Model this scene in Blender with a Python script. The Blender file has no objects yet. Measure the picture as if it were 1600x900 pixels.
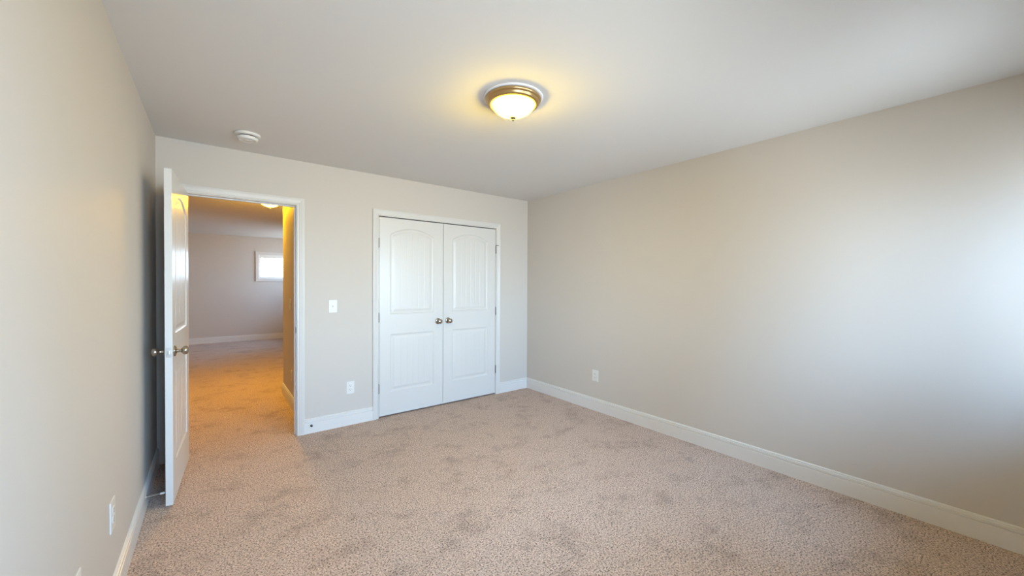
import bpy, bmesh, math, random
from mathutils import Vector, Matrix

# ------------------------------------------------------------------ camera
SC = bpy.context.scene
COL = SC.collection
F_PX, YAW, PITCH, ROLL, CAM_H = 600.3, 0.6597, -0.0113, 0.0047, 1.3621
cd = bpy.data.cameras.new('camera')
cam = bpy.data.objects.new('camera', cd)
COL.objects.link(cam)
cd.sensor_fit = 'HORIZONTAL'
cd.sensor_width = 36.0
cd.lens = F_PX * 36.0 / 1600.0
cd.clip_start = 0.02
_f = Vector((math.sin(YAW) * math.cos(PITCH), math.cos(YAW) * math.cos(PITCH), math.sin(PITCH)))
_r = Vector((math.cos(YAW), -math.sin(YAW), 0))
_u = _r.cross(_f)
_r2 = _r * math.cos(ROLL) + _u * math.sin(ROLL)
_u2 = _u * math.cos(ROLL) - _r * math.sin(ROLL)
cam.matrix_world = Matrix(((_r2.x, _u2.x, -_f.x, 0.0), (_r2.y, _u2.y, -_f.y, 0.0), (_r2.z, _u2.z, -_f.z, CAM_H), (0, 0, 0, 1)))
SC.camera = cam

# ------------------------------------------------------------------ light
SC.view_settings.view_transform = 'Standard'
SC.view_settings.look = 'None'
SC.view_settings.gamma = 1.0
SC.view_settings.use_curve_mapping = False
SC.view_settings.exposure = 1.69
SKY_TOP = (0.20, 0.50, 1.0)
SKY_HORIZON = (0.57, 0.77, 1.0)
GROUND_NEAR = (0.63, 0.70, 0.78)
SKY_STRENGTH = 12.0
BOWL_GLOW = 28.0
BULB_GLOW = 450.0
LAMP_COLOR = (1.0, 0.68, 0.006)
HALL_COLOR = (1.0, 0.51, 0.006)
HALL_GLOW = 600.0
HALL_BOWL = 105.0
try:
    SC.cycles.max_bounces = 14
    SC.cycles.diffuse_bounces = 10
    SC.cycles.transparent_max_bounces = 12
    SC.cycles.sample_clamp_indirect = 6.0
    SC.cycles.caustics_refractive = False
    SC.cycles.caustics_reflective = False
except Exception:
    pass
world = bpy.data.worlds.new('world')
SC.world = world
world.use_nodes = True
nt = world.node_tree
nt.nodes.clear()
w_out = nt.nodes.new('ShaderNodeOutputWorld')
w_bg = nt.nodes.new('ShaderNodeBackground')
w_bg.inputs['Strength'].default_value = SKY_STRENGTH
w_tc = nt.nodes.new('ShaderNodeTexCoord')
w_sep = nt.nodes.new('ShaderNodeSeparateXYZ')
w_map = nt.nodes.new('ShaderNodeMapRange')
w_map.inputs['From Min'].default_value = -1
w_map.inputs['From Max'].default_value = 1
w_ramp = nt.nodes.new('ShaderNodeValToRGB')
els = w_ramp.color_ramp.elements
els[0].position = 0.0
els[0].color = (*[c * 0.55 for c in GROUND_NEAR], 1)
els[1].position = 1.0
els[1].color = (*SKY_TOP, 1)
e = els.new(0.46); e.color = (*[c * 0.75 for c in GROUND_NEAR], 1)
e = els.new(0.52); e.color = (*SKY_HORIZON, 1)
e = els.new(0.66); e.color = (*[0.5 * (a + b) for a, b in zip(SKY_HORIZON, SKY_TOP)], 1)
L = nt.links.new
L(w_tc.outputs['Generated'], w_sep.inputs[0])
L(w_sep.outputs['Z'], w_map.inputs['Value'])
L(w_map.outputs[0], w_ramp.inputs['Fac'])
L(w_ramp.outputs['Color'], w_bg.inputs['Color'])
L(w_bg.outputs[0], w_out.inputs['Surface'])

SUN_STRENGTH = 30.0
sl = bpy.data.lights.new('sun', 'SUN')
sl.energy = SUN_STRENGTH
sl.angle = math.radians(0.6)
sl.color = (1.0, 0.95, 0.86)
so = bpy.data.objects.new('sun', sl)
COL.objects.link(so)
so.rotation_euler = Vector((-0.12, -0.62, -0.78)).to_track_quat('-Z', 'Y').to_euler()   # stands high behind the far room's end wall

# ------------------------------------------------------------------ dimensions
XL, XR, D, H = -0.3385, 3.2458, 3.8577, 2.44      # bedroom
YF = -0.66                                         # wall with the bedroom windows
WT = 0.12                                         # wall thickness
DX0, DX1, DZ = -0.19, 0.575, 2.045                # doorway clear opening
CX0, CX1, CZ = 1.304, 2.736, 2.036                # closet clear opening
HX, HY = 0.67, 5.45                               # hall wall and its end
FX0, FX1, FY = -2.6, 2.7, 10.9                    # far room
# bedroom windows (in the wall behind the camera): x0, x1, z0, z1
WINS = [(-0.02, 1.25, 0.82, 2.12), (1.90, 3.14, 0.80, 2.05)]
FARWIN = (0.835, 1.76, 1.45, 2.03)
ADDEDWIN = (9.3, 10.75, 1.2, 2.3)                   # y0, y1, z0, z1 of an unseen window added to light the far room

# ------------------------------------------------------------------ materials
def new_mat(name):
    m = bpy.data.materials.new(name)
    m.use_nodes = True
    b = m.node_tree.nodes['Principled BSDF']
    return m, m.node_tree, b

def plain(name, col, rough=0.5, metal=0.0, spec=0.5, bump=0.0, bscale=300.0, coat=0.0):
    m, t, b = new_mat(name)
    b.inputs['Base Color'].default_value = (*col, 1)
    b.inputs['Roughness'].default_value = rough
    b.inputs['Metallic'].default_value = metal
    b.inputs['Specular IOR Level'].default_value = spec
    if coat:
        b.inputs['Coat Weight'].default_value = coat
    tc = t.nodes.new('ShaderNodeTexCoord')
    n = t.nodes.new('ShaderNodeTexNoise')
    n.inputs['Scale'].default_value = bscale
    n.inputs['Detail'].default_value = 2
    t.links.new(tc.outputs['Object'], n.inputs['Vector'])
    if bump:
        bp = t.nodes.new('ShaderNodeBump')
        bp.inputs['Strength'].default_value = bump
        bp.inputs['Distance'].default_value = 0.001
        t.links.new(n.outputs['Fac'], bp.inputs['Height'])
        t.links.new(bp.outputs[0], b.inputs['Normal'])
    mr = t.nodes.new('ShaderNodeMapRange')
    mr.inputs['To Min'].default_value = max(0.02, rough - 0.04)
    mr.inputs['To Max'].default_value = min(1.0, rough + 0.04)
    t.links.new(n.outputs['Fac'], mr.inputs['Value'])
    t.links.new(mr.outputs[0], b.inputs['Roughness'])
    return m

M_WALL = plain('greige wall paint', (0.58, 0.545, 0.51), 0.72, spec=0.25, bump=0.12, bscale=260)
M_CEIL = plain('flat ceiling paint', (0.68, 0.67, 0.655), 0.9, spec=0.1, bump=0.15, bscale=180)
M_TRIM = plain('white gloss trim paint', (0.645, 0.64, 0.63), 0.32, spec=0.5)
M_BASE = plain('white baseboard paint', (0.71, 0.70, 0.69), 0.30, spec=0.5)
M_DOOR = plain('white satin door paint', (0.645, 0.64, 0.63), 0.30, spec=0.5, bump=0.04, bscale=400)
M_PLATE = plain('white plastic', (0.72, 0.72, 0.71), 0.3)
M_SLOT = plain('dark slot', (0.02, 0.02, 0.02), 0.7, spec=0.2)
M_NICKEL = plain('brushed nickel', (0.42, 0.37, 0.31), 0.24, metal=1.0)
M_STEEL = plain('zinc steel', (0.62, 0.62, 0.62), 0.32, metal=1.0)
M_HINGE = plain('satin nickel hinge', (0.17, 0.155, 0.14), 0.42, metal=1.0)
M_BRONZE = plain('antique brass', (0.50, 0.33, 0.15), 0.30, metal=0.9)
M_PAN = plain('white enamel', (0.80, 0.78, 0.78), 0.4)
M_RUBBER = plain('white rubber', (0.75, 0.75, 0.73), 0.6)
M_DARKRUB = plain('dark metal', (0.05, 0.055, 0.06), 0.35, metal=0.6)
M_BLIND = plain('white blind slat', (0.85, 0.85, 0.83), 0.45)
M_VINYL = plain('white vinyl', (0.82, 0.82, 0.82), 0.35)

def glass_mat():
    m = bpy.data.materials.new('window glass')
    m.use_nodes = True
    t = m.node_tree
    t.nodes.clear()
    o = t.nodes.new('ShaderNodeOutputMaterial')
    mx = t.nodes.new('ShaderNodeMixShader')
    fr = t.nodes.new('ShaderNodeFresnel')
    fr.inputs['IOR'].default_value = 1.45
    tr = t.nodes.new('ShaderNodeBsdfTransparent')
    tr.inputs['Color'].default_value = (0.96, 0.98, 0.97, 1)
    gl = t.nodes.new('ShaderNodeBsdfGlossy')
    gl.inputs['Roughness'].default_value = 0.02
    t.links.new(fr.outputs[0], mx.inputs[0])
    t.links.new(tr.outputs[0], mx.inputs[1])
    t.links.new(gl.outputs[0], mx.inputs[2])
    t.links.new(mx.outputs[0], o.inputs['Surface'])
    return m
M_GLASS = glass_mat()

def bowl_mat(name, color, base, peak, bulbs, sigma=0.012):
    """Frosted glass, brightest where it lies over the bulbs inside."""
    m = bpy.data.materials.new(name)
    m.use_nodes = True
    t = m.node_tree
    t.nodes.clear()
    N, lk = t.nodes.new, t.links.new
    o = N('ShaderNodeOutputMaterial')
    tc = N('ShaderNodeTexCoord')
    acc = None
    for bx, by, k in bulbs:
        fl = N('ShaderNodeVectorMath'); fl.operation = 'MULTIPLY'; fl.inputs[1].default_value = (1, 1, 0)
        di = N('ShaderNodeVectorMath'); di.operation = 'DISTANCE'; di.inputs[1].default_value = (bx, by, 0)
        sq = N('ShaderNodeMath'); sq.operation = 'POWER'; sq.inputs[1].default_value = 2
        ml = N('ShaderNodeMath'); ml.operation = 'MULTIPLY'; ml.inputs[1].default_value = -1 / (2 * sigma * sigma)
        ex = N('ShaderNodeMath'); ex.operation = 'EXPONENT'
        am = N('ShaderNodeMath'); am.operation = 'MULTIPLY_ADD'; am.inputs[1].default_value = peak * k
        am.inputs[2].default_value = base
        lk(tc.outputs['Object'], fl.inputs[0]); lk(fl.outputs[0], di.inputs[0]); lk(di.outputs['Value'], sq.inputs[0])
        lk(sq.outputs[0], ml.inputs[0]); lk(ml.outputs[0], ex.inputs[0]); lk(ex.outputs[0], am.inputs[0])
        if acc:
            lk(acc.outputs[0], am.inputs[2])
        acc = am
    em = N('ShaderNodeEmission')
    em.inputs['Color'].default_value = (*color, 1)
    lk(acc.outputs[0], em.inputs['Strength'])
    pb = N('ShaderNodeBsdfPrincipled')
    pb.inputs['Base Color'].default_value = (0.80, 0.77, 0.70, 1)
    pb.inputs['Roughness'].default_value = 0.3
    ad = N('ShaderNodeAddShader')
    lk(em.outputs[0], ad.inputs[0])
    lk(pb.outputs[0], ad.inputs[1])
    lk(ad.outputs[0], o.inputs['Surface'])
    return m

def carpet_mat():
    m, t, b = new_mat('beige cut pile carpet')
    N = t.nodes.new
    lk = t.links.new
    tc = N('ShaderNodeTexCoord')
    # tuft speckle
    v = N('ShaderNodeTexVoronoi'); v.inputs['Scale'].default_value = 170; v.inputs['Randomness'].default_value = 1
    n1 = N('ShaderNodeTexNoise'); n1.inputs['Scale'].default_value = 120; n1.inputs['Detail'].default_value = 3; n1.inputs['Roughness'].default_value = 0.65
    # brushed patches where the pile leans
    mp = N('ShaderNodeMapping'); mp.inputs['Scale'].default_value = (1.0, 1.2, 1.0); mp.inputs['Rotation'].default_value = (0, 0, 0.5)
    n2 = N('ShaderNodeTexNoise'); n2.inputs['Scale'].default_value = 3.4; n2.inputs['Detail'].default_value = 5; n2.inputs['Roughness'].default_value = 0.62
    n3 = N('ShaderNodeTexNoise'); n3.inputs['Scale'].default_value = 15; n3.inputs['Detail'].default_value = 3
    for a in (v, n1, n3):
        lk(tc.outputs['Object'], a.inputs['Vector'])
    lk(tc.outputs['Object'], mp.inputs['Vector'])
    lk(mp.outputs[0], n2.inputs['Vector'])
    r1 = N('ShaderNodeValToRGB')
    r1.color_ramp.elements[0].position = 0.36; r1.color_ramp.elements[0].color = (0.085, 0.055, 0.040, 1)
    r1.color_ramp.elements[1].position = 0.58; r1.color_ramp.elements[1].color = (0.72, 0.55, 0.46, 1)
    e = r1.color_ramp.elements.new(0.46); e.color = (0.47, 0.35, 0.285, 1)
    lk(n1.outputs['Fac'], r1.inputs['Fac'])
    # tuft tint from cells
    hs = N('ShaderNodeMix'); hs.data_type = 'RGBA'; hs.blend_type = 'MULTIPLY'; hs.inputs['Factor'].default_value = 0.55
    r2 = N('ShaderNodeValToRGB')
    r2.color_ramp.elements[0].color = (0.62, 0.60, 0.58, 1)
    r2.color_ramp.elements[1].color = (1.12, 1.10, 1.07, 1)
    sp = N('ShaderNodeSeparateColor')
    lk(v.outputs['Color'], sp.inputs[0])
    lk(sp.outputs[0], r2.inputs['Fac'])
    lk(r1.outputs['Color'], hs.inputs['A'])
    lk(r2.outputs['Color'], hs.inputs['B'])
    # patches
    ad = N('ShaderNodeMath'); ad.operation = 'MULTIPLY_ADD'; ad.inputs[1].default_value = 0.45
    lk(n3.outputs['Fac'], ad.inputs[0]); lk(n2.outputs['Fac'], ad.inputs[2])
    r3 = N('ShaderNodeValToRGB')
    r3.color_ramp.elements[0].position = 0.53; r3.color_ramp.elements[0].color = (0.76, 0.745, 0.735, 1)
    r3.color_ramp.elements[1].position = 0.72; r3.color_ramp.elements[1].color = (1, 1, 1, 1)
    lk(ad.outputs[0], r3.inputs['Fac'])
    pm = N('ShaderNodeMix'); pm.data_type = 'RGBA'; pm.blend_type = 'MULTIPLY'; pm.inputs['Factor'].default_value = 1.0
    lk(hs.outputs['Result'], pm.inputs['A'])
    lk(r3.outputs['Color'], pm.inputs['B'])
    lk(pm.outputs['Result'], b.inputs['Base Color'])
    b.inputs['Roughness'].default_value = 1.0
    b.inputs['Specular IOR Level'].default_value = 0.05
    b.inputs['Sheen Weight'].default_value = 0.15
    b.inputs['Sheen Roughness'].default_value = 0.6
    bp = N('ShaderNodeBump'); bp.inputs['Strength'].default_value = 0.55; bp.inputs['Distance'].default_value = 0.008
    hm = N('ShaderNodeMath'); hm.operation = 'SUBTRACT'
    lk(n1.outputs['Fac'], hm.inputs[0]); lk(v.outputs['Distance'], hm.inputs[1])
    lk(hm.outputs[0], bp.inputs['Height'])
    lk(bp.outputs[0], b.inputs['Normal'])
    return m
M_CARPET = carpet_mat()

# ------------------------------------------------------------------ helpers
def link(name, me, mat, parent=None, loc=None, smooth=False):
    o = bpy.data.objects.new(name, me)
    COL.objects.link(o)
    if mat:
        me.materials.append(mat)
    if parent:
        o.parent = parent
    if loc:
        o.location = loc
    if smooth:
        for p in me.polygons:
            p.use_smooth = True
    return o

def tag(o, label, cat=None, group=None, kind=None):
    o['label'] = label
    if cat:
        o['category'] = cat
    if group:
        o['group'] = group
    if kind:
        o['kind'] = kind
    return o

def empty(name, loc, rz=0.0):
    o = bpy.data.objects.new(name, None)
    COL.objects.link(o)
    o.empty_display_size = 0.05
    o.location = loc
    o.rotation_euler = (0, 0, rz)
    return o

def bm_mesh(bm, name):
    bmesh.ops.recalc_face_normals(bm, faces=bm.faces[:])
    me = bpy.data.meshes.new(name)
    bm.to_mesh(me)
    bm.free()
    return me

def add_box(bm, x0, x1, y0, y1, z0, z1, bev=0.0, seg=2):
    r = bmesh.ops.create_cube(bm, size=1.0)
    vs = r['verts']
    for v in vs:
        v.co = Vector(((x0 + x1) / 2 + v.co.x * (x1 - x0), (y0 + y1) / 2 + v.co.y * (y1 - y0), (z0 + z1) / 2 + v.co.z * (z1 - z0)))
    if bev:
        es = list({e for v in vs for e in v.link_edges})
        bmesh.ops.bevel(bm, geom=es, offset=bev, segments=seg, affect='EDGES', profile=0.6)

def box(name, mat, a, b, parent=None, bev=0.0):
    bm = bmesh.new()
    add_box(bm, a[0], b[0], a[1], b[1], a[2], b[2], bev)
    return link(name, bm_mesh(bm, name), mat, parent)

def lathe_mesh(name, prof, n=48, axis='Z'):
    """prof: list of (radius, height); revolved about an axis."""
    bm = bmesh.new()
    rings = []
    for r, h in prof:
        if r < 1e-6:
            rings.append([bm.verts.new((0, 0, h))])
        else:
            rings.append([bm.verts.new((r * math.cos(2 * math.pi * k / n), r * math.sin(2 * math.pi * k / n), h)) for k in range(n)])
    for a, b in zip(rings[:-1], rings[1:]):
        for k in range(n):
            k2 = (k + 1) % n
            if len(a) == 1 and len(b) == 1:
                continue
            if len(a) == 1:
                bm.faces.new((a[0], b[k], b[k2]))
            elif len(b) == 1:
                bm.faces.new((a[k], a[k2], b[0]))
            else:
                bm.faces.new((a[k], a[k2], b[k2], b[k]))
    if axis == '-Y':      # height runs towards -Y
        bmesh.ops.rotate(bm, verts=bm.verts[:], cent=(0, 0, 0), matrix=Matrix.Rotation(math.radians(90), 3, 'X'))
    elif axis == 'X':
        bmesh.ops.rotate(bm, verts=bm.verts[:], cent=(0, 0, 0), matrix=Matrix.Rotation(math.radians(90), 3, 'Y'))
    elif axis == '-X':
        bmesh.ops.rotate(bm, verts=bm.verts[:], cent=(0, 0, 0), matrix=Matrix.Rotation(math.radians(-90), 3, 'Y'))
    return bm_mesh(bm, name)

def lathe(name, prof, mat, parent=None, loc=None, n=48, axis='Z'):
    return link(name, lathe_mesh(name, prof, n, axis), mat, parent, loc, smooth=True)

def autosmooth(o, deg=35):
    me = o.data
    for p in me.polygons:
        p.use_smooth = True
    bm = bmesh.new()
    bm.from_mesh(me)
    for e in bm.edges:
        if len(e.link_faces) == 2 and e.calc_face_angle(0) > math.radians(deg):
            e.smooth = False
    bm.to_mesh(me)
    bm.free()

def wall_slab(name, axis, pos, thick, u0, u1, z0, z1, holes, mat):
    """Wall of one mesh with rectangular openings. axis 'y': wall spans x, from y=pos to pos+thick; axis 'x': spans y."""
    us = sorted({u0, u1, *[h[0] for h in holes], *[h[1] for h in holes]})
    zs = sorted({z0, z1, *[h[2] for h in holes], *[h[3] for h in holes]})
    def solid(i, j):
        if i < 0 or j < 0 or i >= len(us) - 1 or j >= len(zs) - 1:
            return False
        cu, cz = (us[i] + us[i + 1]) / 2, (zs[j] + zs[j + 1]) / 2
        return not any(h[0] < cu < h[1] and h[2] < cz < h[3] for h in holes)
    bm = bmesh.new()
    cache = {}
    def V(u, w, z):
        k = (round(u, 5), round(w, 5), round(z, 5))
        if k not in cache:
            cache[k] = bm.verts.new((u, w, z) if axis == 'y' else (w, u, z))
        return cache[k]
    a, b = pos, pos + thick
    for i in range(len(us) - 1):
        for j in range(len(zs) - 1):
            if not solid(i, j):
                continue
            p, q, r, s = us[i], us[i + 1], zs[j], zs[j + 1]
            bm.faces.new((V(p, a, r), V(q, a, r), V(q, a, s), V(p, a, s)))
            bm.faces.new((V(p, b, r), V(p, b, s), V(q, b, s), V(q, b, r)))
            if not solid(i - 1, j): bm.faces.new((V(p, a, r), V(p, a, s), V(p, b, s), V(p, b, r)))
            if not solid(i + 1, j): bm.faces.new((V(q, a, r), V(q, b, r), V(q, b, s), V(q, a, s)))
            if not solid(i, j - 1): bm.faces.new((V(p, a, r), V(p, b, r), V(q, b, r), V(q, a, r)))
            if not solid(i, j + 1): bm.faces.new((V(p, a, s), V(q, a, s), V(q, b, s), V(p, b, s)))
    return link(name, bm_mesh(bm, name), mat)

def sweep(bm, prof, path, closed_profile=True):
    """prof: list of 2D points; path: list of functions prof point -> 3D. Skins successive sections."""
    secs = [[bm.verts.new(fn(u, d)) for u, d in prof] for fn in path]
    n = len(prof)
    for a, b in zip(secs[:-1], secs[1:]):
        for k in range(n):
            k2 = (k + 1) % n
            bm.faces.new((a[k], a[k2], b[k2], b[k]))
    bm.faces.new(secs[0][::-1])
    bm.faces.new(secs[-1])

BASE_PROF = [(0, 0), (0.014, 0), (0.014, 0.0965), (0.006, 0.0995), (0.006, 0.1025), (0.013, 0.1055), (0.0125, 0.1175), (0.0055, 0.1205), (0.0055, 0.1235), (0.0095, 0.126), (0.0070, 0.131), (0.003, 0.133), (0, 0.133)]
def baseboard(name, p0, p1, nrm, label, m0=0, m1=0, kind='structure'):
    """Along p0->p1 on a wall whose face normal is nrm (2D); m0 / m1: mitre sign at each end."""
    p0, p1, nr = Vector((*p0, 0)), Vector((*p1, 0)), Vector((*nrm, 0))
    t = (p1 - p0).normalized()
    bm = bmesh.new()
    sweep(bm, BASE_PROF, [lambda d, z: p0 + nr * d + t * (d * m0) + Vector((0, 0, z)), lambda d, z: p1 + nr * d + t * (d * m1) + Vector((0, 0, z))])
    o = link(name, bm_mesh(bm, name), M_BASE)
    return tag(o, label, 'baseboard', kind=kind)

CAS_PROF = [(0, 0), (0, 0.009), (0.003, 0.0115), (0.012, 0.0115), (0.0145, 0.0095), (0.017, 0.012), (0.030, 0.0150), (0.041, 0.0180), (0.044, 0.0165), (0.047, 0.0185), (0.054, 0.0185), (0.057, 0.016), (0.057, 0)]
def casing(root, x0, x1, ztop, y, sgn=-1, z0=0.0):
    """Mitred door casing round an opening x0..x1 up to ztop on the face y; children of root (root at the origin)."""
    def piece(name, fa, fb):
        bm = bmesh.new()
        sweep(bm, CAS_PROF, [fa, fb])
        link(name, bm_mesh(bm, name), M_TRIM, root)
    piece('side_casing', lambda u, d: Vector((x0 - u, y + sgn * d, z0)), lambda u, d: Vector((x0 - u, y + sgn * d, ztop + u)))
    piece('side_casing', lambda u, d: Vector((x1 + u, y + sgn * d, z0)), lambda u, d: Vector((x1 + u, y + sgn * d, ztop + u)))
    piece('head_casing', lambda u, d: Vector((x0 - u, y + sgn * d, ztop + u)), lambda u, d: Vector((x1 + u, y + sgn * d, ztop + u)))

# ------------------------------------------------------------------ door leaf (two arched plank panels)
def door_leaf_mesh(name, w, h, t, both=True, mx=0.112, rows=((0.235, 0.822), (1.028, 1.845)), arch=0.072, ngroove=5, groove=0.0028):
    offs = [0.0, 0.006, 0.014, 0.024, 0.044, 0.050]
    def depth(s, u):
        if s <= 0: return 0.0
        pts = [(0, 0), (0.006, 0.006), (0.014, 0.0095), (0.024, 0.0095), (0.044, 0.0030), (0.050, 0.0022)]
        d = pts[-1][1]
        for (a, da), (b, db) in zip(pts[:-1], pts[1:]):
            if s <= b:
                d = da + (db - da) * (s - a) / (b - a)
                break
        return d
    gx0, gx1 = mx + 0.050, w - mx - 0.050
    gro = [gx0 + (gx1 - gx0) * k / (ngroove + 1) for k in range(1, ngroove + 1)]
    us = {0.0, w}
    for o in offs:
        us.add(mx + o); us.add(w - mx - o)
    for g in gro:
        us.update((g - 0.0045, g, g + 0.0045))
    for k in range(1, 25):
        c = gx0 + (gx1 - gx0) * k / 25
        if min(abs(c - q) for q in us) > 0.006:
            us.add(c)
    us = sorted(us)
    vs = {0.0, h}
    for a, b in rows:
        for o in offs:
            vs.add(a + o); vs.add(b - o)
        vs.add((a + b) / 2)
    vs = sorted(vs)
    top_a, top_b = rows[1]
    mid = (top_a + top_b) / 2
    def warp(u, v):
        x = max(-1.0, min(1.0, (u - w / 2) / (w / 2 - mx)))
        A = arch * (1 - x * x)
        if v <= mid: k = 0
        elif v <= top_b: k = (v - mid) / (top_b - mid) if v < top_b - 0.045 else 1.0
        else: k = (h - v) / (h - top_b)
        return v + A * k
    def dep(u, v):
        a = min(u - mx, w - mx - u)
        for r0, r1 in rows:
            s = min(a, v - r0, r1 - v)
            if s > 1e-7:
                d = depth(s, u)
                if s >= 0.0499:
                    for g in gro:
                        if abs(u - g) < 1e-6:
                            d += groove
                return d
        return 0.0
    bm = bmesh.new()
    def grid(yf, sg):
        g = [[bm.verts.new((u, yf + sg * dep(u, v), warp(u, v))) for v in vs] for u in us]
        for i in range(len(us) - 1):
            for j in range(len(vs) - 1):
                a, b, c, d = g[i][j], g[i + 1][j], g[i + 1][j + 1], g[i][j + 1]
                bm.faces.new((a, b, c, d) if sg > 0 else (a, d, c, b))
        return g
    f = grid(0.0, 1)
    if both:
        k = grid(t, -1)
    else:
        k = [[bm.verts.new((u, t, v)) for v in vs] for u in us]
        for i in range(len(us) - 1):
            for j in range(len(vs) - 1):
                bm.faces.new((k[i][j], k[i][j + 1], k[i + 1][j + 1], k[i + 1][j]))
    nu, nv = len(us), len(vs)
    for i in range(nu - 1):
        bm.faces.new((f[i][0], k[i][0], k[i + 1][0], f[i + 1][0]))
        bm.faces.new((f[i][nv - 1], f[i + 1][nv - 1], k[i + 1][nv - 1], k[i][nv - 1]))
    for j in range(nv - 1):
        bm.faces.new((f[0][j], f[0][j + 1], k[0][j + 1], k[0][j]))
        bm.faces.new((f[nu - 1][j], k[nu - 1][j], k[nu - 1][j + 1], f[nu - 1][j + 1]))
    return bm_mesh(bm, name)

KNOB_PROF = [(0, 0), (0.0335, 0), (0.0335, 0.003), (0.031, 0.007), (0.024, 0.0095), (0.0135, 0.012), (0.011, 0.016), (0.0105, 0.030), (0.0125, 0.034), (0.019, 0.038), (0.0245, 0.044), (0.0268, 0.051), (0.0262, 0.058), (0.0225, 0.064), (0.015, 0.068), (0.006, 0.0695), (0, 0.0698)]
ROSE = KNOB_PROF[:6] + [(0, 0.012)]
BALL = [(0, 0.011), (0.0115, 0.0115)] + KNOB_PROF[6:]
def knob(parent, loc, axis):
    k = lathe('knob', BALL, M_NICKEL, parent, loc, 32, axis)
    lathe('rose', ROSE, M_NICKEL, k, None, 32, axis)
    return k

def hinge_mesh(name):
    bm = bmesh.new()
    for k in range(5):
        bmesh.ops.create_cone(bm, cap_ends=True, segments=16, radius1=0.0058, radius2=0.0058, depth=0.0172, matrix=Matrix.Translation((0, 0, -0.0356 + k * 0.0178)))
    for s in (-1, 1):
        bmesh.ops.create_cone(bm, cap_ends=True, segments=16, radius1=0.0045 if s > 0 else 0.0025, radius2=0.0025 if s > 0 else 0.0045, depth=0.006, matrix=Matrix.Translation((0, 0, s * 0.0475)))
    me = bm_mesh(bm, name)
    return me

# ================================================================== STRUCTURE
OW = 0.16
o = box('floor', M_CARPET, (FX0 - OW, YF - OW, -0.12), (XR + WT, FY + OW, 0.0))
tag(o, 'beige pink speckled cut pile carpet running through the doorway into the hall', 'floor', kind='structure')
o = box('ceiling', M_CEIL, (FX0 - OW, YF - OW, H), (XR + WT, FY + OW, H + 0.12))
tag(o, 'flat off white ceiling with a warm halo round the lamp', 'ceiling', kind='structure')

o = wall_slab('wall_back', 'y', D, WT, FX0, XR, 0, H, [(DX0 - 0.019, DX1 + 0.019, -0.001, DZ + 0.019), (CX0 - 0.019, CX1 + 0.019, -0.001, CZ + 0.019)], M_WALL)
tag(o, 'greige wall holding the open doorway and the white closet doors', 'wall', kind='structure')
o = wall_slab('wall_left', 'x', XL - WT, WT, YF, D, 0, H, [], M_WALL)
tag(o, 'bright greige wall beside the open panel door', 'wall', kind='structure')
o = wall_slab('wall_right', 'x', XR, WT, YF, HY - WT, 0, H, [], M_WALL)
tag(o, 'long greige wall with one outlet and a bright patch of daylight', 'wall', kind='structure')
o = wall_slab('wall_front', 'y', YF - OW, OW, XL - WT, XR + WT, 0, H, [(a, b, c, d) for a, b, c, d in WINS], M_WALL)
tag(o, 'greige wall with the bedroom window behind the viewpoint', 'wall', kind='structure')
o = wall_slab('wall_hall', 'x', HX, WT, D + WT, HY - WT, 0, H, [], M_WALL)
tag(o, 'narrow orange lit hall wall seen through the doorway', 'wall', kind='structure')
o = wall_slab('wall_return', 'y', HY - WT, WT, HX, XR + WT, 0, H, [], M_WALL)
tag(o, 'wall round the corner at the end of the hall', 'wall', kind='structure')
o = wall_slab('wall_far', 'y', FY, OW, FX0 - OW, FX1 + OW, 0, H, [FARWIN], M_WALL)
tag(o, 'greige end wall of the far room with a small white window', 'wall', kind='structure')
o = wall_slab('wall_far_left', 'x', FX0 - OW, OW, D, FY, 0, H, [], M_WALL)
tag(o, 'side wall of the far room hidden behind the open door', 'wall', kind='structure')
o = wall_slab('wall_far_right', 'x', FX1, OW, HY, FY, 0, H, [ADDEDWIN], M_WALL)
tag(o, 'side wall of the far room holding the added unseen window', 'wall', kind='structure')

# baseboards
CO = 0.005 + 0.057
baseboard('baseboard_right', (XR, D), (XR, YF), (-1, 0), 'long white baseboard along the wall with the daylight patch', 1, -1)
baseboard('baseboard_back', (CX1 + CO, D), (XR, D), (0, -1), 'short white baseboard between closet casing and room corner', 0, -1)
baseboard('baseboard_back.001', (DX1 + CO, D), (CX0 - CO, D), (0, -1), 'white baseboard between the doorway and the closet', 0, 0)
baseboard('baseboard_left', (XL, YF), (XL, D), (1, 0), 'white baseboard running behind the open panel door', 1, -1)
baseboard('baseboard_front', (XL, YF), (XR, YF), (0, 1), 'white baseboard under the bedroom window', 1, -1)
baseboard('baseboard_hall', (HX, D + WT + 0.06), (HX, HY), (-1, 0), 'white baseboard on the orange lit hall wall', 0, 1)
baseboard('baseboard_return', (HX, HY), (FX1, HY), (0, 1), 'white baseboard round the corner from the hall', -1, -1)
baseboard('baseboard_far', (FX0, FY), (FX1, FY), (0, -1), 'white baseboard along the end wall of the far room', 1, -1)

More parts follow.
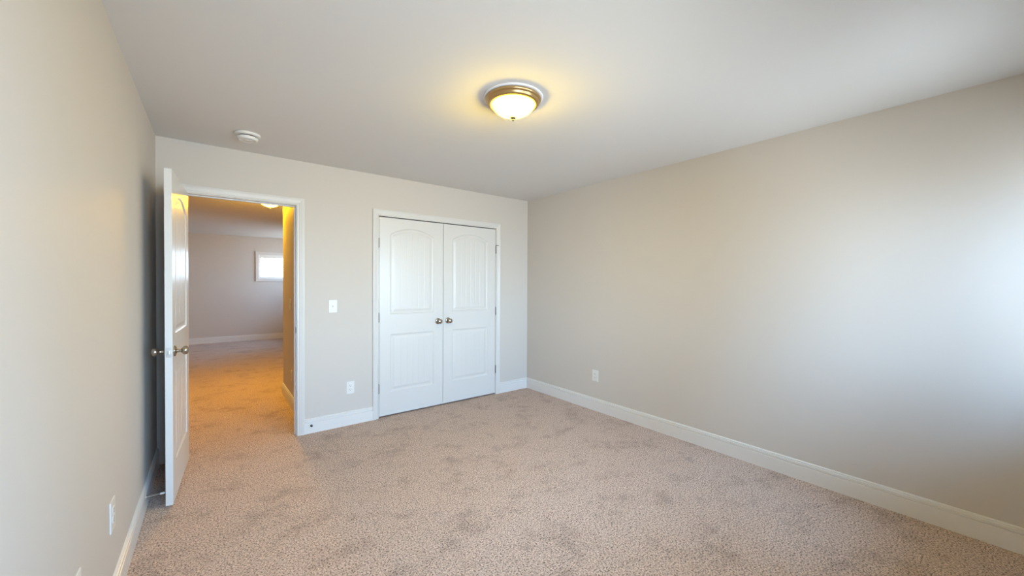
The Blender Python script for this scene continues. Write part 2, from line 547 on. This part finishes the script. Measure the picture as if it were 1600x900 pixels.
# doorway trim
t1 = empty('trim_1', (0, 0, 0))
tag(t1, 'white casing round the open bedroom doorway', 'door frame', kind='structure')
casing(t1, DX0 - 0.005, DX1 + 0.005, DZ + 0.005, D)
casing(t1, DX0 - 0.005, DX1 + 0.005, DZ + 0.005, D + WT, 1)
JT = 0.019
box('jamb', M_TRIM, (DX0 - JT, D, 0), (DX0, D + WT, DZ + JT), t1)
box('jamb', M_TRIM, (DX1, D, 0), (DX1 + JT, D + WT, DZ + JT), t1)
box('head_jamb', M_TRIM, (DX0, D, DZ), (DX1, D + WT, DZ + JT), t1)
box('stop_moulding', M_TRIM, (DX1 - 0.011, D + 0.038, 0), (DX1, D + 0.072, DZ), t1, 0.002)
box('stop_moulding', M_TRIM, (DX0, D + 0.038, 0), (DX0 + 0.011, D + 0.072, DZ), t1, 0.002)
box('stop_moulding', M_TRIM, (DX0 + 0.011, D + 0.038, DZ - 0.011), (DX1 - 0.011, D + 0.072, DZ), t1, 0.002)
sp = box('strike_plate', M_HINGE, (DX1 - 0.0015, D + 0.003, 0.912), (DX1 + 0.001, D + 0.034, 0.968), t1, 0.0006)
sp['label'] = 'dark metal strike plate'
box('latch_hole', M_SLOT, (DX1 - 0.0018, D + 0.012, 0.928), (DX1 - 0.0010, D + 0.026, 0.952), sp)

# closet trim
t2 = empty('trim_2', (0, 0, 0))
tag(t2, 'white casing round the double closet doors', 'door frame', kind='structure')
casing(t2, CX0 - 0.005, CX1 + 0.005, CZ + 0.005, D)
box('jamb', M_TRIM, (CX0 - JT, D, 0), (CX0, D + WT, CZ + JT), t2)
box('jamb', M_TRIM, (CX1, D, 0), (CX1 + JT, D + WT, CZ + JT), t2)
box('head_jamb', M_TRIM, (CX0, D, CZ), (CX1, D + WT, CZ + JT), t2)

# ------------------------------------------------------------------ closet doors
DH = 2.010
CXM = (CX0 + CX1) / 2
HZ = (1.765, 1.015, 0.298)
hm = hinge_mesh('hinge')
leafw = CXM - CX0 - 0.0065
lm = door_leaf_mesh('leaf', leafw, DH, 0.035, both=False, groove=0.0016)
for i, (x0, kx, hx, lab) in enumerate((
        (CX0 + 0.004, CXM - 0.062, CX0 - 0.001, 'white arched panel closet door nearest the doorway, knob on its right edge'),
        (CXM + 0.0025, CXM + 0.062, CX1 + 0.001, 'white arched panel closet door nearest the room corner, knob on its left edge'))):
    d = empty('door_%d' % (i + 2), (x0, D + 0.001, 0.016))
    tag(d, lab, 'door', kind='structure')
    lf = link('leaf', lm if i == 0 else lm.copy(), M_DOOR if i == 0 else None, d)
    knob(d, (kx - x0, 0, 0.944 - 0.016), '-Y')
    for z in HZ:
        hg = link('hinge', hm.copy(), M_HINGE, d, (hx - x0, -0.006, z - 0.016 + (0.012 if i else 0)), smooth=True)
        autosmooth(hg)
        hg['label'] = 'satin nickel hinge barrel'
    if i == 1:
        # hinge-pin stop on the top hinge
        bm = bmesh.new()
        add_box(bm, -0.006, 0.034, -0.014, -0.004, 0.0485, 0.0575, 0.002)
        bmesh.ops.create_cone(bm, cap_ends=True, segments=16, radius1=0.0065, radius2=0.0065, depth=0.012, matrix=Matrix.Translation((0.034, -0.003, 0.053)) @ Matrix.Rotation(math.pi / 2, 4, 'X'))
        hp = link('hinge_pin_stop', bm_mesh(bm, 'hinge_pin_stop'), M_HINGE, d, (hx - x0, -0.006, HZ[0] - 0.016 + 0.012))
        hp['label'] = 'dark hinge pin door stop'

# ------------------------------------------------------------------ open bedroom door
PHI = math.radians(-(90 + 3.36))
d1 = empty('door_1', (DX0 + 0.001, D - 0.012, 0.014), PHI)
tag(d1, 'white arched panel door standing open against the bright wall', 'door', kind='structure')
DW = 0.760
lf = link('leaf', door_leaf_mesh('leaf', DW, 2.028, 0.035, both=True, mx=0.118, rows=((0.235, 0.822), (1.028, 1.845)), arch=0.072, ngroove=5), M_DOOR, d1, (0.004, 0.0, 0.0))
knob(d1, (DW - 0.058, 0.0, 0.924), '-Y')
k2 = lathe('knob', BALL, M_NICKEL, d1, (DW - 0.058, 0.035, 0.924), 32, '-Y')
k2.rotation_euler = (0, 0, math.pi)
lathe('rose', ROSE, M_NICKEL, k2, None, 32, '-Y')
lp = box('latch_plate', M_STEEL, (DW + 0.0035, 0.0045, 0.895), (DW + 0.0055, 0.0305, 0.953), d1, 0.0008)
lp['label'] = 'bright metal latch plate on the door edge'
bm = bmesh.new()
add_box(bm, DW + 0.005, DW + 0.014, 0.011, 0.024, 0.912, 0.936, 0.003)
link('latch_bolt', bm_mesh(bm, 'latch_bolt'), M_STEEL, lp)
for z in (1.79, 1.02, 0.22):
    hg = link('hinge', hm.copy(), M_HINGE, d1, (0.0, -0.0058, z), smooth=True)
    autosmooth(hg)

# ------------------------------------------------------------------ windows
def window(root_name, label, x0, x1, z0, z1, blind=False, grid=(2, 1), double=False):
    """Built in local axes: x along the wall, y=0 the room face of the wall, +y towards outdoors; wall depth OW."""
    r = empty(root_name, (0, 0, 0))
    tag(r, label, 'window', kind='structure')
    def ring(name, a0, a1, b0, b1, wd, y0, y1, parent, mat, bev=0.002):
        bm = bmesh.new()
        add_box(bm, a0, a0 + wd, y0, y1, b0, b1, bev)
        add_box(bm, a1 - wd, a1, y0, y1, b0, b1, bev)
        add_box(bm, a0 + wd, a1 - wd, y0, y1, b0, b0 + wd, bev)
        add_box(bm, a0 + wd, a1 - wd, y0, y1, b1 - wd, b1, bev)
        return link(name, bm_mesh(bm, name), mat, parent)
    ring('casing', x0 - 0.057, x1 + 0.057, z0 - 0.057, z1 + 0.057, 0.06, -0.017, 0.001, r, M_TRIM)
    fr = ring('window_frame', x0, x1, z0, z1, 0.03, 0.0, OW, r, M_VINYL)
    units = [(x0 + 0.03, x1 - 0.03)]
    if double:
        xm = (x0 + x1) / 2
        box('mullion', M_VINYL, (xm - 0.03, 0.03, z0 + 0.03), (xm + 0.03, OW, z1 - 0.03), fr)
        units = [(x0 + 0.03, xm - 0.03), (xm + 0.03, x1 - 0.03)]
    for a, b in units:
        zm = (z0 + z1) / 2
        halves = [(z0 + 0.03, zm + 0.015, 0.075), (zm - 0.015, z1 - 0.03, 0.105)]
        for c, d, y in halves:
            s = ring('sash', a, b, c, d, 0.032, y, y + 0.028, r, M_VINYL)
            box('pane', M_GLASS, (a + 0.03, y + 0.012, c + 0.03), (b - 0.03, y + 0.016, d - 0.03), s)
            bm = bmesh.new()
            nx, nz = grid
            for k in range(1, nx):
                xx = a + (b - a) * k / nx
                add_box(bm, xx - 0.008, xx + 0.008, y + 0.006, y + 0.022, c + 0.03, d - 0.03)
            for k in range(1, nz):
                zz = c + (d - c) * k / nz
                add_box(bm, a + 0.03, b - 0.03, y + 0.007, y + 0.021, zz - 0.008, zz + 0.008)
            if nx > 1 or nz > 1:
                link('muntin', bm_mesh(bm, 'muntin'), M_VINYL, s)
            else:
                bm.free()
    if blind:
        bm = bmesh.new()
        add_box(bm, x0 + 0.034, x1 - 0.034, 0.012, 0.060, z1 - 0.085, z1 - 0.032, 0.003)
        bl = link('blind', bm_mesh(bm, 'blind'), M_BLIND, r)
        bm = bmesh.new()
        z = z0 + 0.055
        while z < z1 - 0.10:
            c = math.cos(0.4) * 0.024
            s = math.sin(0.4) * 0.024
            vs = [bm.verts.new(q) for q in ((x0 + 0.036, 0.036 - c, z - s), (x1 - 0.036, 0.036 - c, z - s), (x1 - 0.036, 0.036 + c, z + s), (x0 + 0.036, 0.036 + c, z + s))]
            up = [bm.verts.new(v.co + Vector((0, 0, 0.003))) for v in vs]
            bm.faces.new(vs[::-1]); bm.faces.new(up)
            for k in range(4):
                bm.faces.new((vs[k], vs[(k + 1) % 4], up[(k + 1) % 4], up[k]))
            z += 0.043
        link('slat', bm_mesh(bm, 'slat'), M_BLIND, bl)
        box('bottom_rail', M_BLIND, (x0 + 0.036, 0.016, z0 + 0.032), (x1 - 0.036, 0.056, z0 + 0.047), bl, 0.002)
    return r

def portal(loc, rot, sx, sy):
    ld = bpy.data.lights.new('sky_portal', 'AREA')
    ld.shape = 'RECTANGLE'
    ld.size, ld.size_y = sx, sy
    ld.cycles.is_portal = True
    lo = bpy.data.objects.new('sky_portal', ld)
    COL.objects.link(lo)
    lo.location = loc
    lo.rotation_euler = rot
    return lo

for i, (a, b, c, d) in enumerate(WINS):
    w = window('window_%d' % (i + 1), ('white single bedroom window behind the viewpoint', 'white twin bedroom window beside the daylit wall')[i], a, b, c, d, False, (1, 1), i == 1)
    w.matrix_world = Matrix.Translation((a + b, YF, 0)) @ Matrix.Rotation(math.pi, 4, 'Z')
    portal(((a + b) / 2, YF - OW - 0.02, (c + d) / 2), (math.pi / 2, 0, 0), b - a + 0.02, d - c + 0.02)
w = window('window_5', 'small white window with horizontal blinds high on the far room wall', *FARWIN, True, (3, 2), False)
w.location = (0, FY, 0)
portal(((FARWIN[0] + FARWIN[1]) / 2, FY + OW + 0.02, (FARWIN[2] + FARWIN[3]) / 2), (-math.pi / 2, 0, 0), FARWIN[1] - FARWIN[0], FARWIN[3] - FARWIN[2])
a, b, c, d = ADDEDWIN
w = window('window_6', 'unseen window added in the side wall to light the far room', a, b, c, d, False, (1, 1), True)
w.matrix_world = Matrix.Translation((FX1, a + b, 0)) @ Matrix.Rotation(-math.pi / 2, 4, 'Z')
portal((FX1 + OW + 0.02, (a + b) / 2, (c + d) / 2), (0, math.pi / 2, 0), d - c, b - a)

# ================================================================== OBJECTS
# ------------------------------------------------------------------ flush ceiling lamps
def flush_lamp(loc, label, color, glow, peak, bulbs):
    r = empty('ceiling_lamp', loc)
    tag(r, label, 'ceiling lamp', 'flush ceiling lamps')
    pan = lathe('canopy', [(0, 0.0), (0.170, 0.0), (0.1725, -0.0015), (0.172, -0.006), (0.166, -0.0075), (0.150, -0.008), (0, -0.008)], M_PAN, r, None, 72)
    pan['label'] = 'white enamel backplate'
    ring = lathe('trim_ring', [(0.152, -0.007), (0.159, -0.0085), (0.162, -0.014), (0.161, -0.021), (0.154, -0.026), (0.150, -0.028), (0.150, -0.034), (0.147, -0.040), (0.139, -0.045), (0.132, -0.046), (0.128, -0.044), (0.128, -0.014), (0.152, -0.007)], M_BRONZE, r, None, 72)
    ring['label'] = 'antique brass ring with stepped profile'
    prof = [(0.1275 * a, -0.040 - b) for a, b in ((1.0, 0.0), (0.985, 0.006), (0.955, 0.013), (0.91, 0.021), (0.85, 0.029), (0.77, 0.0375), (0.67, 0.046), (0.56, 0.0535), (0.44, 0.0605), (0.32, 0.0665), (0.20, 0.0715), (0.10, 0.0745), (0.0, 0.076))]
    bowl = lathe('glass_bowl', prof, bowl_mat('frosted glass', color, glow, peak, bulbs), r, None, 72)
    bowl['label'] = 'lit frosted glass bowl'
    fin = lathe('finial', [(0, -0.109), (0.0150, -0.1135), (0.0185, -0.1155), (0.0185, -0.1175), (0.0150, -0.1195), (0.0090, -0.1220), (0.0055, -0.1235), (0.0055, -0.1255), (0.0080, -0.1275), (0.0075, -0.1310), (0.0040, -0.1335), (0, -0.1345)], M_NICKEL, r, None, 24)
    fin['label'] = 'small metal finial'
    return r

flush_lamp((1.375, 1.770, H), 'brass rimmed glass bowl lamp on the bedroom ceiling', LAMP_COLOR, BOWL_GLOW, BULB_GLOW, [(0.030, -0.038, 1.0), (-0.020, 0.062, 1.0)])
flush_lamp((0.57, 5.80, H), 'lit glass bowl lamp on the hall ceiling beyond the doorway', HALL_COLOR, HALL_BOWL, HALL_GLOW, [(0.030, -0.038, 1.0), (-0.03, 0.05, 1.0)])

# ------------------------------------------------------------------ smoke detector
sd = empty('smoke_detector', (0.197, 3.40, H))
tag(sd, 'round white smoke detector on the ceiling above the doorway', 'smoke detector')
lathe('base', [(0, 0), (0.079, 0), (0.080, -0.003), (0.079, -0.014), (0.074, -0.017), (0, -0.017)], M_PLATE, sd, None, 48)
lathe('vent_gap', [(0, -0.017), (0.056, -0.017), (0.056, -0.025), (0, -0.025)], M_SLOT, sd, None, 48)
lathe('housing', [(0, -0.0245), (0.063, -0.0245), (0.065, -0.028), (0.063, -0.040), (0.057, -0.046), (0.050, -0.048), (0.046, -0.042), (0.030, -0.042), (0.026, -0.048), (0, -0.048)], M_PLATE, sd, None, 48)
lathe('test_button', [(0, -0.0465), (0.012, -0.0465), (0.012, -0.049), (0.010, -0.0505), (0, -0.0505)], M_PLATE, sd, (0.018, -0.02, 0), 24)

# ------------------------------------------------------------------ outlets and switches (built facing -Y, plate centred on the origin)
def frame_at(name, loc, rz, label, cat, group=None):
    r = empty(name, loc, rz)
    return tag(r, label, cat, group)

def plate_mesh(w=0.072, h=0.117):
    bm = bmesh.new()
    add_box(bm, -w / 2, w / 2, -0.0055, 0, -h / 2, h / 2, 0.0022, 2)
    return bm_mesh(bm, 'plate')

def receptacle_mesh():
    bm = bmesh.new()
    n = 28
    ring = []
    for k in range(n):
        a = 2 * math.pi * k / n
        ring.append((0.0172 * math.cos(a), max(-0.0138, min(0.0138, 0.0172 * math.sin(a)))))
    f = [bm.verts.new((x, -0.0075, z)) for x, z in ring]
    b = [bm.verts.new((x, -0.0045, z)) for x, z in ring]
    bm.faces.new(f)
    bm.faces.new(b[::-1])
    for k in range(n):
        bm.faces.new((f[k], b[k], b[(k + 1) % n], f[(k + 1) % n]))
    return bm_mesh(bm, 'receptacle')

def slots_mesh():
    bm = bmesh.new()
    add_box(bm, -0.0075, -0.0052, -0.0079, -0.0070, -0.0005, 0.0085)
    add_box(bm, 0.0052, 0.0075, -0.0079, -0.0070, 0.0005, 0.0078)
    bmesh.ops.create_cone(bm, cap_ends=True, segments=14, radius1=0.0027, radius2=0.0027, depth=0.0009, matrix=Matrix.Translation((0, -0.00745, -0.0075)) @ Matrix.Rotation(math.pi / 2, 4, 'X'))
    return bm_mesh(bm, 'slot')

def screw(parent, z):
    lathe('screw', [(0, 0.0), (0.0032, 0.0), (0.0030, 0.0010), (0, 0.0014)], M_PLATE, parent, (0, -0.0055, z), 14, '-Y')

def outlet(loc, rz, label, w=0.072, h=0.117):
    r = frame_at('wall_outlet', loc, rz, label, 'outlet', 'duplex wall outlets')
    link('plate', plate_mesh(w, h), M_PLATE, r)
    for z in (0.0195, -0.0195):
        rc = link('receptacle', receptacle_mesh(), M_PLATE, r, (0, 0, z))
        sl = link('slot', slots_mesh(), M_SLOT, rc)
        sl['label'] = 'dark plug slots'
    screw(r, 0)
    return r

def switch(loc, rz, label, group='toggle light switches'):
    r = frame_at('light_switch', loc, rz, label, 'light switch', group)
    link('plate', plate_mesh(), M_PLATE, r)
    bm = bmesh.new()
    add_box(bm, -0.0052, 0.0052, -0.0068, -0.004, -0.0125, 0.0125, 0.0008)
    link('toggle_collar', bm_mesh(bm, 'toggle_collar'), M_PLATE, r)
    bm = bmesh.new()
    add_box(bm, -0.0042, 0.0042, -0.018, -0.004, -0.005, 0.005, 0.0015)
    bmesh.ops.rotate(bm, verts=bm.verts[:], cent=(0, -0.004, 0), matrix=Matrix.Rotation(math.radians(-25), 3, 'X'))
    link('toggle', bm_mesh(bm, 'toggle'), M_PLATE, r)
    screw(r, 0.030)
    screw(r, -0.030)
    return r

switch((0.876, D, 1.143), 0, 'white toggle light switch between the doorway and the closet')
outlet((1.031, D, 0.358), 0, 'white duplex outlet low between the doorway and the closet')
outlet((XR, 2.711, 0.375), -math.pi / 2, 'white duplex outlet low on the long wall with the daylight patch', 0.078, 0.120)
outlet((XL, 2.262, 0.397), math.pi / 2, 'white duplex outlet low on the bright wall in front of the open door', 0.085, 0.128)
outlet((XL, 1.735, 0.400), math.pi / 2, 'white wall plate at the bottom edge of the bright wall, nearest the viewer', 0.085, 0.128)
switch((HX, 4.86, 1.125), -math.pi / 2, 'pale toggle light switch on the orange lit hall wall')
outlet((HX, 4.78, 0.345), -math.pi / 2, 'pale outlet low on the orange lit hall wall')

# ------------------------------------------------------------------ spring door stop on the baseboard behind the open door
ds = empty('door_stop', (XL + 0.014, 3.135, 0.078))
tag(ds, 'silver spring door stop with white tip on the baseboard behind the open door', 'door stop')
lathe('base', [(0, 0), (0.0105, 0), (0.0105, 0.003), (0.007, 0.007), (0, 0.007)], M_STEEL, ds, None, 20, 'X')
bm = bmesh.new()
NT, SEG, RR, WR, LEN = 16, 14, 0.0050, 0.0013, 0.058
prev = None
for k in range(NT * SEG + 1):
    a = 2 * math.pi * k / SEG
    x = 0.006 + LEN * k / (NT * SEG)
    rr = RR * (1 - 0.25 * k / (NT * SEG))
    c = Vector((x, rr * math.cos(a), rr * math.sin(a)))
    n1 = Vector((0, math.cos(a), math.sin(a)))
    n2 = Vector((1, 0, 0))
    ring = [bm.verts.new(c + n1 * (WR * math.cos(q * math.pi / 3)) + n2 * (WR * math.sin(q * math.pi / 3))) for q in range(6)]
    if prev:
        for q in range(6):
            bm.faces.new((prev[q], prev[(q + 1) % 6], ring[(q + 1) % 6], ring[q]))
    prev = ring
link('spring', bm_mesh(bm, 'spring'), M_STEEL, ds, None, True)
tp = lathe('tip', [(0, 0.062), (0.0062, 0.062), (0.0068, 0.066), (0.0068, 0.080), (0.0058, 0.0845), (0, 0.0855)], M_RUBBER, ds, None, 20, 'X')
tp['label'] = 'white rubber tip'

# small dark fitting on the baseboard right of the doorway
bf = empty('cable_fitting', (0.692, D - 0.014, 0.069))
tag(bf, 'small dark metal fitting on the baseboard just beside the doorway casing', 'fitting')
lathe('flange', [(0, 0), (0.0105, 0), (0.0105, 0.003), (0.008, 0.005), (0, 0.005)], M_DARKRUB, bf, None, 18, '-Y')
lathe('stem', [(0, 0.005), (0.0048, 0.005), (0.0048, 0.015), (0.0070, 0.016), (0.0070, 0.024), (0, 0.026)], M_DARKRUB, bf, None, 14, '-Y')
